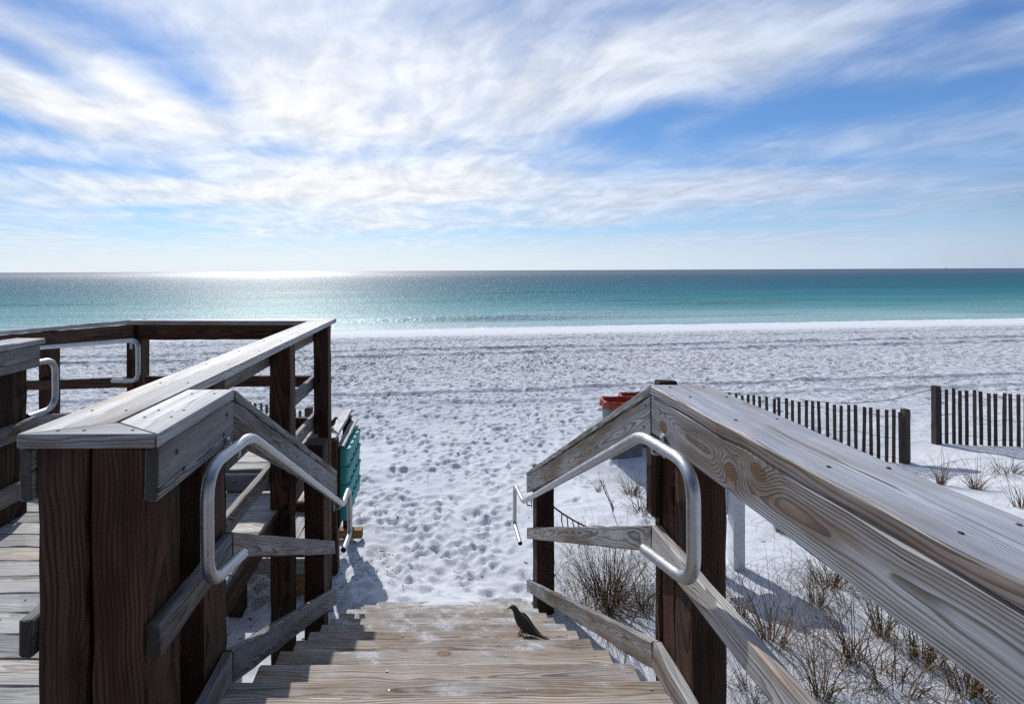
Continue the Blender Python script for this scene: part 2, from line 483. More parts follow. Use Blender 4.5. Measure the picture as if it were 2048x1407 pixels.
sand = make_sand()
m, nt, b = material('white_quartz_sand')
pos = nt.n('ShaderNodeNewGeometry').outputs['Position']
px_, py_, pz_ = nt.sep(pos)
s_ = nt.m('SUBTRACT', py_, nt.m('MULTIPLY', px_, SK))
g1 = nt.noise(pos, 3.0, 6, .65); g2 = nt.noise(pos, 190, 2, .6); g3 = nt.noise(pos, .35, 4, .6)
c = nt.mix(nt.ss(g1, .3, .7), (.535, .557, .595), (.61, .628, .655))
c = nt.mix(nt.ss(g3, .35, .7, 0, .35), c, (.66, .665, .68))
c = nt.mix(nt.ss(g2, .68, .78, 0, .25), c, (.36, .34, .32))
wet = nt.ss(s_, 35.3, 36.6)
c = nt.mix(nt.m('MULTIPLY', nt.ss(s_, 30.5, 32.5), .8), c, (.72, .725, .735))
c = nt.mix(nt.m('MULTIPLY', wet, .3), c, (.55, .57, .58))
nt.put(b.inputs['Base Color'], c)
nt.put(b.inputs['Roughness'], nt.ss(s_, 35.3, 36.6, .92, .35))
b.inputs['Specular IOR Level'].default_value = .15
far_b = nt.noise(nt.xyz(nt.m('MULTIPLY', px_, .7), py_, 0), 5.2, 5, .7)
hb = nt.m('ADD', nt.m('MULTIPLY', nt.noise(pos, 30, 5, .72), .011), nt.m('MULTIPLY', nt.m('MULTIPLY', nt.ss(far_b, .66, .50), nt.ss(py_, 8, 20)), .085))
bump(nt, b, nt.m('MULTIPLY', hb, nt.ss(s_, 32.5, 30.5)), .9, 1.0)
sand.data.materials.append(m)
tag(sand, kind='structure')

# ------------------------------------------------------------------ sea
def make_sea():
    sv = np.concatenate([axis([(35.5, .35), (60, .7), (110, 1.8), (260, 7)]), np.geomspace(300, 26000, 40)])
    th = np.linspace(-1, 1, 261)
    rows = []
    for s in sv:
        half = 1.6 * s + 90
        rows.append(np.stack([th * half, np.full_like(th, s)], 1))
    A = np.array(rows); X = A[..., 0]; Sd = A[..., 1]
    fade = 1 - sstep(Sd, 240, 900)
    Y = Sd + SK * X * fade + SK * np.clip(X, -900, 900) * (1 - fade)
    w1 = vnoise(X * .018, Sd * .10, 21) * 6
    amp = sstep(Sd, 37.5, 44) * (1 - sstep(Sd, 120, 240))
    Z = SEA_Z + .14 * np.sin(Sd * 2 * math.pi / 9.5 + w1) * amp * np.clip(.5 + 1.6 * vnoise(X * .03, Sd * .12, 22), 0, 1.2)
    Z += .045 * np.sin(Sd * 2 * math.pi / 3.7 + X * .06 + 3 * w1) * amp
    for s0, x0, wx, h in ((59, 38, 13, .42), (47.5, 12, 10, .28), (45.2, 5, 9, .25), (66, 14, 12, .25), (98, 34, 25, .5), (44, 44, 12, .2)):
        Z += h * np.exp(-((Sd - s0 - .4 * vnoise(X * .1, X * 0 + s0, 23)) / 1.0) ** 2 - ((X - x0) / wx) ** 2)
    edge = .9 * vnoise(X * .12, X * 0, 24) + .4 * vnoise(X * .5, X * 0, 25)
    Y = Y + edge * (1 - sstep(Sd, 37, 41))
    n, k = X.shape
    co = np.stack([X.ravel(), Y.ravel(), Z.ravel()], 1)
    idx = np.arange(n * k).reshape(n, k)
    q = np.stack([idx[:-1, :-1], idx[:-1, 1:], idx[1:, 1:], idx[1:, :-1]], -1).reshape(-1, 4)
    return grid_mesh('sea', co, q)
sea = make_sea()
m, nt, b = material('gulf_water')
pos = nt.n('ShaderNodeNewGeometry').outputs['Position']
px_, py_, pz_ = nt.sep(pos)
s_ = nt.m('SUBTRACT', py_, nt.m('MULTIPLY', nt.m('MINIMUM', nt.m('MAXIMUM', px_, -900), 900), SK))
u_ = nt.m('DIVIDE', 40.0, nt.m('MAXIMUM', s_, 20.0))
st = nt.noise(nt.xyz(nt.m('MULTIPLY', px_, .012), nt.m('MULTIPLY', s_, .06), 0), 1, 3, .55)
u2 = nt.m('ADD', u_, nt.m('MULTIPLY', nt.m('MULTIPLY', nt.m('SUBTRACT', st, .5), .62), u_))
wc = nt.ramp(u2, [(0.0, (.008, .032, .078)), (.06, (.006, .045, .090)), (.16, (.004, .082, .138)), (.34, (.008, .122, .168)),
                  (.55, (.03, .19, .222)), (.80, (.15, .33, .355)), (1.0, (.33, .46, .47))])
fo = nt.noise(nt.xyz(nt.m('MULTIPLY', px_, .5), nt.m('MULTIPLY', s_, 1.3), 0), 1, 5, .65)
foam = nt.m('MAXIMUM', nt.ss(nt.m('ADD', s_, nt.m('MULTIPLY', fo, 2.4)), 39.6, 38.8),
            nt.m('MULTIPLY', nt.ss(fo, .60, .70), nt.ss(s_, 43.0, 39.0)))
swell_shade = nt.noise(nt.xyz(nt.m('MULTIPLY', px_, .05), nt.m('MULTIPLY', s_, .55), 2), 1, 4, .6)
wc = nt.mix(1.0, wc, nt.ramp(swell_shade, [(.3, (.80, .84, .86)), (.5, (1, 1, 1)), (.72, (1.22, 1.16, 1.14))]), 'MULTIPLY')  # swell shading painted into the water colour as lighter and darker streaks
wc = nt.mix(foam, wc, (.80, .82, .83))
nt.put(b.inputs['Base Color'], wc)
wv = nt.m('ADD', nt.m('MULTIPLY', nt.noise(nt.xyz(nt.m('MULTIPLY', px_, .55), s_, 0), .9, 4, .6), .55),
          nt.m('MULTIPLY', nt.noise(nt.xyz(nt.m('MULTIPLY', px_, .7), s_, 3), 3.0, 3, .65), .42))
m.node_tree.nodes.remove(b)
bn = nt.n('ShaderNodeBump'); bn.inputs['Strength'].default_value = .9; bn.inputs['Distance'].default_value = 1.0; nt.put(bn.inputs['Height'], wv)
bn2 = nt.n('ShaderNodeBump'); bn2.inputs['Strength'].default_value = .32; bn2.inputs['Distance'].default_value = 1.0; nt.put(bn2.inputs['Height'], wv)
df = nt.n('ShaderNodeBsdfDiffuse'); nt.put(df.inputs['Color'], wc); nt.put(df.inputs['Normal'], bn2.outputs[0])
ga = nt.n('ShaderNodeBsdfGlossy'); ga.inputs['Roughness'].default_value = .43; nt.put(ga.inputs['Normal'], bn2.outputs[0])
gb = nt.n('ShaderNodeBsdfGlossy'); gb.inputs['Roughness'].default_value = .2; nt.put(gb.inputs['Normal'], bn.outputs[0])
# a wind-roughened sea reflects far less at grazing angles than a mirror does
wat = nt.m('SUBTRACT', 1.0, foam)
mx = nt.n('ShaderNodeMixShader'); nt.put(mx.inputs[0], nt.m('MULTIPLY', wat, nt.ss(s_, 50, 700, .085, .25))); nt.put(mx.inputs[1], df.outputs[0]); nt.put(mx.inputs[2], ga.outputs[0])
my = nt.n('ShaderNodeMixShader'); nt.put(my.inputs[0], nt.m('MULTIPLY', wat, .026)); nt.put(my.inputs[1], mx.outputs[0]); nt.put(my.inputs[2], gb.outputs[0])
nt.put(m.node_tree.nodes['Material Output'].inputs['Surface'], my.outputs[0])
sea.data.materials.append(m)
tag(sea, kind='structure')

# ------------------------------------------------------------------ timber structure; H is depth below the eye
def Z(H): return EYE - H
def railpart(mb, X0, X1, Y0, H0, Y1, H1, h, **k):
    """board running along Y with plumb ends; H0/H1 = depth of its TOP edge below the eye, h = height"""
    mb.board(((X0 + X1) / 2, Y0, Z(H0 + h / 2)), ((X0 + X1) / 2, Y1, Z(H1 + h / 2)), (X1 - X0, 0, 0), (0, 0, h), **k)
def rail(name, mat, par, *a, **k):
    mb = MB(); railpart(mb, *a, **k); return mb.build(name, mat, par)
def post(mb, X0, X1, Y0, Y1, Htop, zb=-.5):
    mb.board(((X0 + X1) / 2, (Y0 + Y1) / 2, zb), ((X0 + X1) / 2, (Y0 + Y1) / 2, Z(Htop)), (X1 - X0, 0, 0), (0, Y1 - Y0, 0), ch=.006)
def mkpost(par, *a):
    mb = MB(); post(mb, *a); return mb.build('post', M['post'], par)
CT = .042; FH = .162; BT = .042

# --- stairs
TX0, TX1 = -.772, .828
def Hk(k): return 1.523 + .1616 * k
def Yk(k): return 1.782 + .278 * k
stairs = thing('beach_stairs', (0, 3.4, 0), 'flight of weathered wooden steps going down to the white sand', 'stairs')
for k in range(0, 13):
    mb = MB()
    for (a, bb) in ((-.296, -.152), (-.146, 0)):
        y = Yk(k) + (a + bb) / 2; z = Z(Hk(k)) - .02
        e0, e1 = random.uniform(-.006, .006), random.uniform(-.008, .008)
        mb.board((TX0 + e0, y, z), (TX1 + e1, y, z), (0, bb - a, 0), (0, 0, .04), ch=.005, rough=.0016)
        for xs in (TX0 + .06, -.2, .33, TX1 - .07):
            for dy in (-.035, .035):
                if random.random() < .55: mb.disc((xs + random.uniform(-.02, .02), y + dy, z + .0205), .0055, mi=1)
    mb.build('tread', [M['tread'], M['screw']], stairs)
for xs in (TX0 + .06, .03, TX1 - .06):
    mb = MB()
    mb.board((xs, Yk(0) - .45, Z(Hk(0)) + .0), (xs, Yk(13) - .15, Z(Hk(13)) - .18 + .0), (.045, 0, 0), (0, 0, .24))
    for v in range(len(mb.v)):
        x, y, z = mb.v[v]; mb.v[v] = (x, y, z - .26)
    mb.build('stringer', M['post'], stairs)

# --- landing the photographer stands on
landing = thing('boardwalk_landing', (0, .5, Z(1.361)), 'wooden landing boards at the top of the stairs', 'landing')
mb = MB(); y = 1.536
while y > -1.2:
    mb.board((-.70, y - .073, Z(1.361) - .02), (.738, y - .073, Z(1.361) - .02), (0, .146, 0), (0, 0, .04), ch=.005)
    for xs in (-.62, -.2, .33, .7): mb.disc((xs, y - .06, Z(1.361) + .0005), .0055, mi=1)
    y -= .152
mb.build('planks', [M['tread'], M['screw']], landing)
mb = MB()
for xs in (-.66, 0, .69):
    mb.board((xs, -1.2, Z(1.361) - .14), (xs, 1.44, Z(1.361) - .14), (.045, 0, 0), (0, 0, .19))
mb.build('joists', M['post'], landing)

# --- right railing
XR = .907
rr = thing('wooden_railing', (XR, 2.0, 0), 'long railing on the right with a wide weathered cap board bending down the stairs', 'railing', 'wooden railings')
P1, P2 = 2.046, 4.95
sl = (2.08 - .49) / (P2 - P1)
mb = MB(); mb.board((XR + .118, -.9, Z(.49) - CT / 2), (XR + .118, P1, Z(.49) - CT / 2), (.242, 0, 0), (0, 0, CT), ch=.006, off=(3.3, 0, .06))
for yy in (.45, .9, 1.2, 1.55, 1.85, 2.0):
    for dx in (.06, .2): mb.disc((XR + dx, yy + random.uniform(-.02, .02), Z(.49) + .0005), .005, mi=1)
mb.build('cap_board', [M['cap'], M['wire']], rr)
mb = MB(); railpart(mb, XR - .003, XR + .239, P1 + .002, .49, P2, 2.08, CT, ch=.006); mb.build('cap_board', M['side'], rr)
rail('fascia_board', M['knotty'], rr, XR, XR + BT, -.9, .535, P1, .535, FH, off=(0, .05, 0))
mb = MB(); railpart(mb, XR, XR + BT, P1 + .003, .537, P2, 2.125, FH)
for (yy, dz) in ((2.1, .02), (2.12, .11), (4.8, .05), (4.85, .11)):
    mb.disc((XR - .0005, yy, Z(.54 + sl * (yy - P1) + dz)), .006, (-1, 0, 0), mi=1)
for (yy, dz) in ((4.72, .07), (4.80, .12)): mb.disc((XR - .0005, yy, Z(.54 + sl * (yy - P1) + dz)), .012, (-1, 0, 0), .005, 8, 1)
mb.build('fascia_board', [M['side'], M['wire']], rr)
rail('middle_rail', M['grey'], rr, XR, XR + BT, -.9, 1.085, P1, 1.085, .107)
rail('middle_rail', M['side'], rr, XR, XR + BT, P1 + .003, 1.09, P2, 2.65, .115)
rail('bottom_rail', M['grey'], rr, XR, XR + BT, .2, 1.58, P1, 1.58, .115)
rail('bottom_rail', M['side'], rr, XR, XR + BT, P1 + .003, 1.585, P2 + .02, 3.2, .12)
mkpost(rr, XR + .045, XR + .172, 1.80, 1.935, .70)
mkpost(rr, XR + .047, XR + .165, 1.942, 2.05, .535)
mkpost(rr, XR + .06, XR + .145, 2.10, 2.15, .492)
mb = MB(); mb.board((XR + .022, 2.075, Z(1.06)), (XR + .022, 2.075, Z(.70)), (.038, 0, 0), (0, .075, 0), ch=.012); mb.build('corner_block', M['post'], rr)
mkpost(rr, XR + .045, XR + .215, 4.66, 4.86, 1.96)
mkpost(rr, XR + .045, XR + .172, -.3, -.16, .535)
# --- left stair railing (low side, next to the steps)
XL = -.85
lr = thing('wooden_railing', (XL, 2.0, 0), 'short railing on the left edge of the stairs carrying the bent steel handrail', 'railing', 'wooden railings')
Q0, Q1, Q2 = 1.45, 2.0, 4.02
mb = MB()
mb.prism([(XL - .19, Q0 + .115), (XL, Q0 + .002), (XL, Q1), (XL - .19, Q1)], Z(.49) - CT, Z(.49), (0, 1))
for yy in (1.62, 1.7, 1.93):
    for dx in (-.05, -.14): mb.disc((XL + dx, yy, Z(.49) + .0005), .005, mi=1)
mb.build('cap_board', [M['grey'], M['wire']], lr)
mb = MB(); railpart(mb, XL - .193, XL + .003, Q1 + .002, .49, Q2, 1.67, CT, ch=.006); mb.build('cap_board', M['side'], lr)
mb = MB(); railpart(mb, XL - BT, XL, Q0 + .005, .535, Q1, .535, FH)
for (yy, dz) in ((1.56, .05), (1.60, .12), (1.93, .04), (1.9, .11)): mb.disc((XL + .0005, yy, Z(.535 + dz)), .009, (1, 0, 0), .004, 8, 1)
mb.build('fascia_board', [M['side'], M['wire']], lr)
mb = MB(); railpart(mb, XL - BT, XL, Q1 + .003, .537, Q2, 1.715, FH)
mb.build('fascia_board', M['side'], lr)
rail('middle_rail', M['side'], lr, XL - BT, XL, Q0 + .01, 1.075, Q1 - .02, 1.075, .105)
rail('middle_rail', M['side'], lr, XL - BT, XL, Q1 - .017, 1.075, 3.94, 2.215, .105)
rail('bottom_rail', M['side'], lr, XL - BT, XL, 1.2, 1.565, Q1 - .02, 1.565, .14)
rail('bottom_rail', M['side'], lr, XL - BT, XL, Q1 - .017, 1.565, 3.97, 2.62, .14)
mkpost(lr, XL - .21, XL - .046, 1.465, 1.665, .534)
mkpost(lr, XL - .17, XL - .047, 1.83, 2.02, .535)
mkpost(lr, XL - .205, XL - .05, 3.76, 3.92, 1.36)

# --- long left railing along the deck edge + front cap + far side
XA0, XA1, YE = -1.275, -1.05, 4.95
la = thing('wooden_railing', (-1.15, 3.2, 0), 'long level railing running from the thick double post to the far deck corner', 'railing', 'wooden railings')
mb = MB()
mb.prism([(XA0, Q0 + .002), (XA1 - .005, Q0 + .112), (XA1 - .005, YE - .09), (XA0, YE - .225)], Z(.49) - CT, Z(.49), (0, 1))
mb.v = mb.v
for yy in np.arange(1.7, 4.7, .42):
    for dx in (.05, .17): mb.disc((XA0 + dx, yy, Z(.49) + .0005), .005, mi=1)
mb.build('cap_board', [M['grey'], M['wire']], la)
mb = MB(); mb.prism([(XA0 + .006, Q0), (XL - .006, Q0), (XL - .19, Q0 + .112), (XA1 - .012, Q0 + .108)], Z(.49) - CT, Z(.49) + .001, (1, 0))
for dx in (.1, .18, .33): mb.disc((XA0 + dx, Q0 + .035, Z(.49) + .0015), .005, mi=1)
mb.build('cap_board', [M['grey'], M['wire']], la)
rail('fascia_board', M['side'], la, XA0, XA0 + BT, Q0 + .01, .535, YE - .1, .535, FH)
rail('middle_rail', M['side'], la, XA0, XA0 + BT, Q0 + .005, 1.055, YE - .06, 1.055, .115)
rail('bottom_rail', M['side'], la, XA0, XA0 + BT, 1.7, 1.43, YE - .06, 1.43, .12)
AX = XA0 + BT + .003
mkpost(la, AX, AX + .155, 1.47, 1.66, .534)
mkpost(la, AX, AX + .15, 2.3, 2.44, .534)
mkpost(la, AX, AX + .15, 3.5, 3.64, .534)
mkpost(la, AX, AX + .145, 4.74, 4.88, .534)

fr = thing('wooden_railing', (-2.1, YE, 0), 'far deck railing facing the sea, dark side towards the stairs', 'railing', 'wooden railings')
mb = MB(); mb.prism([(-3.13, YE - .10), (XA0, YE - .215), (XA1, YE - .08), (XA1, YE + .02), (-3.1, YE + .02)], Z(.49) - CT, Z(.49), (1, 0)); mb.build('cap_board', M['grey'], fr)
def xrail(name, mat, par, p0, p1, H0, H1, h, t=BT):
    mb = MB(); d = (Vector((p1[0], p1[1], 0)) - Vector((p0[0], p0[1], 0))).normalized()
    nrm = Vector((-d.y, d.x, 0))
    mb.board((p0[0], p0[1], Z(H0 + h / 2)), (p1[0], p1[1], Z(H1 + h / 2)), nrm * t, (0, 0, h))
    return mb.build(name, mat, par)
xrail('fascia_board', M['post'], fr, (-3.06, YE - .02), (XA1 - .13, YE - .02), .535, .535, FH)
xrail('middle_rail', M['post'], fr, (-3.0, YE - .02), (XA1 - .13, YE - .02), 1.07, 1.07, .11)
xrail('bottom_rail', M['post'], fr, (-3.0, YE - .02), (XA1 - .13, YE - .02), 1.5, 1.5, .12)
mkpost(fr, -3.2, -3.05, 4.93, 5.08, .535)

dr = thing('wooden_railing', (-4.1, 5.2, 0), 'ramp railing on the far left sloping away from the deck corner', 'railing', 'wooden railings')
D0, D1 = Vector((-3.11, 4.93)), Vector((-6.0, 5.865))
def dH(H): return H, H + .28
a, bb = dH(.49); xrail('cap_board', M['grey'], dr, D0 + Vector((0, .06)), D1 + Vector((0, .06)), a, bb, CT, .2)
a, bb = dH(.535); xrail('fascia_board', M['post'], dr, D0 + Vector((0.02, -.025)), D1 + Vector((0, -.025)), a, bb, FH)
a, bb = dH(1.075); xrail('middle_rail', M['post'], dr, D0, D1, a, bb, .105)
a, bb = dH(1.45); xrail('bottom_rail', M['side'], dr, D0, D1, a, bb, .12)
for t in (.45, .9):
    q = D0.lerp(D1, t); mkpost(dr, q.x - .07, q.x + .07, q.y + .03, q.y + .17, .54 + .28 * t)

XC = -2.95
cr_ = thing('wooden_railing', (XC, 2.8, 0), 'cut-off railing end at the far left edge with a curved tube below its cap', 'railing', 'wooden railings')
mb = MB(); mb.board((XC - .1, .9, Z(.49) - CT / 2), (XC - .1, 3.6, Z(.49) - CT / 2), (.22, 0, 0), (0, 0, CT), ch=.006); mb.build('cap_board', M['grey'], cr_)
rail('fascia_board', M['side'], cr_, XC - BT, XC + .005, .9, .535, 3.555, .535, FH)
rail('middle_rail', M['side'], cr_, XC - BT, XC + .004, .9, 1.06, 3.54, 1.06, .115)
rail('bottom_rail', M['side'], cr_, XC - BT, XC + .004, .9, 1.48, 3.5, 1.48, .12)
mkpost(cr_, XC - .205, XC - .046, 3.26, 3.5, .534)
mkpost(cr_, XC - .205, XC - .046, 2.94, 3.252, .534)
mkpost(cr_, XC - .205, XC - .046, 1.9, 2.05, .534)

# --- lower deck on the left
dk = thing('boardwalk_deck', (-2.1, 2.8, Z(1.74)), 'grey plank deck behind the left railing with a raised far part', 'deck')
mb = MB(); y = 3.78
while y > .3:
    mb.board((-3.6, y - .07, Z(1.74) - .02), (XA0 + .10, y - .07, Z(1.74) - .02), (0, .14, 0), (0, 0, .04), ch=.005)
    for xs in (-3.0, -2.2, -1.45): mb.disc((xs, y - .05, Z(1.74) + .0005), .005, mi=1)
    y -= .147
mb.build('planks', [M['deck'], M['wire']], dk)
mb = MB(); y = 5.05
while y > 3.9:
    mb.board((-4.2, y - .07, Z(1.60) - .02), (XA0 + .10, y - .07, Z(1.60) - .02), (0, .14, 0), (0, 0, .04), ch=.005)
    y -= .147
mb.build('planks', M['deck'], dk)
mb = MB(); mb.board((-4.2, 3.81, Z(1.65) - .02), (XA0 + .10, 3.81, Z(1.65) - .02), (0, .04, 0), (0, 0, .13)); mb.build('riser_board', M['deck'], dk)
mb = MB()
for xs in (XA0 + .06, -2.0, -3.0):
    mb.board((xs, .3, Z(1.74) - .125), (xs, 5.0, Z(1.74) - .125), (.045, 0, 0), (0, 0, .16))
mb.build('joists', M['post'], dk)
for xs in (-2.0, -3.0):
    for yy in (1.0, 2.8, 4.7):
        mb = MB(); post(mb, xs - .07, xs + .07, yy, yy + .14, 2.1); mb.build('support_post', M['post'], dk)

# --- low platform by the rack on the sand
lp = thing('low_platform', (-1.9, 5.6, 0), 'low plank platform just above the sand beyond the deck posts', 'platform')
mb = MB(); x = -1.26
while x > -3.0:
    mb.board((x - .07, 5.02, Z(2.95) - .02), (x - .07, 5.9, Z(2.95) - .02), (.14, 0, 0), (0, 0, .04), ch=.004)
    mb.board((x - .07, 5.94, Z(2.85) - .02), (x - .07, 6.35, Z(2.85) - .02), (.14, 0, 0), (0, 0, .04), ch=.004)
    x -= .148
mb.build('planks', M['deck'], lp)
mb = MB(); mb.board((-3.0, 5.0, Z(3.07)), (-1.26, 5.0, Z(3.07)), (0, .04, 0), (0, 0, .15)); mb.build('rim_board', M['deck'], lp)
mb = MB(); mb.board((-3.0, 5.92, Z(2.90)), (-1.26, 5.92, Z(2.90)), (0, .04, 0), (0, 0, .13)); mb.build('rim_board', M['post'], lp)
mb = MB(); mb.board((-1.62, 5.06, Z(3.3)), (-1.40, 5.06, Z(3.3)), (0, .1, 0), (0, 0, .25)); mb.build('sill_beam', M['yellow'], lp)

# --- rack with teal moulded cells
rk = thing('wooden_rack', (-1.2, 5.85, 0), 'upright wooden stand on the sand beside the far deck post', 'rack')
for yy in (5.40, 6.22):
    mb = MB(); mb.board((-1.19, yy + .06, -.3), (-1.19, yy + .06, Z(1.90)), (.10, 0, 0), (0, .12, 0)); mb.build('post', M['post'], rk)
    mb = MB(); mb.board((-1.42, yy + .06, -.3), (-1.42, yy + .06, Z(1.90)), (.09, 0, 0), (0, .09, 0)); mb.build('post', M['post'], rk)
mb = MB(); mb.board((-1.26, 5.34, Z(1.85) - .02), (-1.26, 6.38, Z(1.83) - .02), (.24, 0, 0), (0, 0, .04)); mb.build('top_plank', M['grey'], rk)
mb = MB(); mb.board((-1.105, 5.42, Z(1.99)), (-1.105, 6.36, Z(1.97)), (.085, 0, 0), (0, 0, .035)); mb.build('shelf_plank', M['grey'], rk)
mb = MB(); mb.board((-1.132, 5.44, Z(2.45)), (-1.132, 6.34, Z(2.45)), (.02, 0, 0), (0, 0, .92)); mb.build('back_board', M['post'], rk)
tl = thing('plastic_cell_panel', (-1.05, 5.88, Z(2.75)), 'teal moulded plastic panel of rounded cells hung on the wooden stand', 'plastic panel')
for r_ in range(4):
    for k in range(5):
        y0 = 5.47 + k * .172
        mb = MB()
        top = 2.03 + r_ * .205; bot = top + .198
        prof = []
        for i in range(9):
            a = math.pi * i / 8
            prof.append((y0 + .078 - .078 * math.cos(a), math.sin(a) ** .6))
        dep = .115
        v = []; f = []
        levels = [(bot, .80), (top + .03, .92), (top + .028, 1.0), (top + .004, 1.0), (top, .96)]
        for (h, sc) in levels:
            for (yy, q) in prof: v.append((-1.118 + dep * q * sc, yy, Z(h)))
        n = len(prof)
        for L in range(len(levels) - 1):
            for i in range(n - 1): f.append([L * n + i, L * n + i + 1, (L + 1) * n + i + 1, (L + 1) * n + i])
        mb.add(v, f, None, 0, True)
        mb.add(v[-n:], [list(range(n))], None); mb.add(v[:n], [list(range(n))[::-1]], None)
        mb.build('cell', M['teal'], tl)
mb = MB(); mb.board((-1.3, 6.2, Z(3.375)), (-.985, 6.2, Z(3.375)), (0, .10, 0), (0, 0, .105)); yb = mb.build('timber_block', M['yellow'], None, (-1.0, 6.2, Z(3.37)))
tag(yb, 'yellow sawn timber end poking out of the sand by the teal panel', 'timber')

# ------------------------------------------------------------------ steel handrails
def handrail(label, pts, rad, r=.0222, brackets=(), marks=()):
    base = pts[0]
    t = thing('steel_handrail', base, label, 'handrail', 'bent steel tube handrails')
    path = fillet(pts, rad, 9)
    mb = MB(); mb.tube(path, r, 20, caps=False)
    a = Vector(pts[0]); d = (Vector(pts[1]) - a).normalized()
    e = Vector(pts[-1]); g = (Vector(pts[-2]) - e).normalized()
    tube = mb.build('tube', M['metal'], t)
    for (q, dd) in ((a, d), (e, g)):
        mb = MB(); mb.tube([q + dd * .006, q + dd * .012], r * .96, 16); mb.build('end_plug', M['beak'], t)
    for q in marks:
        q0 = Vector(q[0]); q1 = Vector(q[1])
        mb = MB(); mb.tube([q0, q1], r * 1.035, 20, caps=False); mb.build('sleeve', M['wire'] if q[2] else M['metal'], t)
    for (q, side) in brackets:
        mb = MB(); q = Vector(q)
        mb.tube(fillet([q - Vector((0, 0, r)), q - Vector((0, 0, .055)), q + Vector((side * .046, 0, -.055))], .02, 5), .007, 8)
        c = q + Vector((side * .044, 0, -.02))
        mb.board(c + Vector((0, 0, -.045)), c + Vector((0, 0, .045)), (.008, 0, 0), (0, .035, 0), ch=.002)
        for dz in (-.03, .03): mb.disc(c + Vector((-side * .005, 0, dz)), .006, (-side, 0, 0), .003)
        mb.build('bracket', M['metal'], t)
    return t
def hp(X, Y, H): return (X, Y, Z(H))
XT = .858
s0, s1 = hp(XT, 2.03, .70), hp(XT, 4.86, 2.34)
def onslope(t): return tuple(Vector(s0).lerp(Vector(s1), t))
handrail('bright steel tube handrail on the right stair railing, closed loop at its near end',
    [hp(XT, 2.0, 1.165), hp(XT, 1.615, 1.065), hp(XT, 1.615, .665), s0, s1, hp(XT, 5.38, 2.40), hp(XT, 5.42, 2.86), hp(XT, 5.05, 2.87)],
    [.1, .11, .12, .08, .06, .07, .06, .1],
    brackets=((hp(XT, 1.93, .685), 1), (onslope(.93), 1)),
    marks=((onslope(.28), onslope(.292), 0), (onslope(.86), onslope(.87), 0)))
XT2 = -.80
s0, s1 = hp(XT2, 2.04, .70), hp(XT2, 4.02, 1.955)
handrail('bright steel tube handrail on the left stair railing, looping in front of the dark post',
    [hp(XT2, 1.96, 1.15), hp(XT2, 1.66, 1.09), hp(XT2, 1.66, .68), s0, s1, hp(XT2, 4.28, 1.93), hp(XT2, 4.32, 2.36), hp(XT2, 4.03, 2.34)],
    [.1, .11, .12, .08, .06, .07, .06, .1],
    brackets=((hp(XT2, 1.93, .69), -1), (onslope(.93), -1)),
    marks=((onslope(.28), onslope(.295), 0), (onslope(.86), onslope(.875), 0)))
e = hp(-5.9, 5.70, .98)
handrail('dull steel tube with a rounded end loop under the far ramp railing',
    [hp(-3.30, 4.87, 1.10), hp(-2.98, 4.77, 1.08), hp(-2.98, 4.77, .675), e], [.05, .09, .09, .05],
    brackets=((hp(-3.06, 4.79, .70), 0),))
handrail('dull steel tube curving out below the cut-off railing at the left edge',
    [hp(-3.01, 3.0, .68), hp(-3.01, 3.775, .68), hp(-3.01, 3.775, 1.06), hp(-3.01, 3.52, 1.06)], [.1, .11, .11, .1])

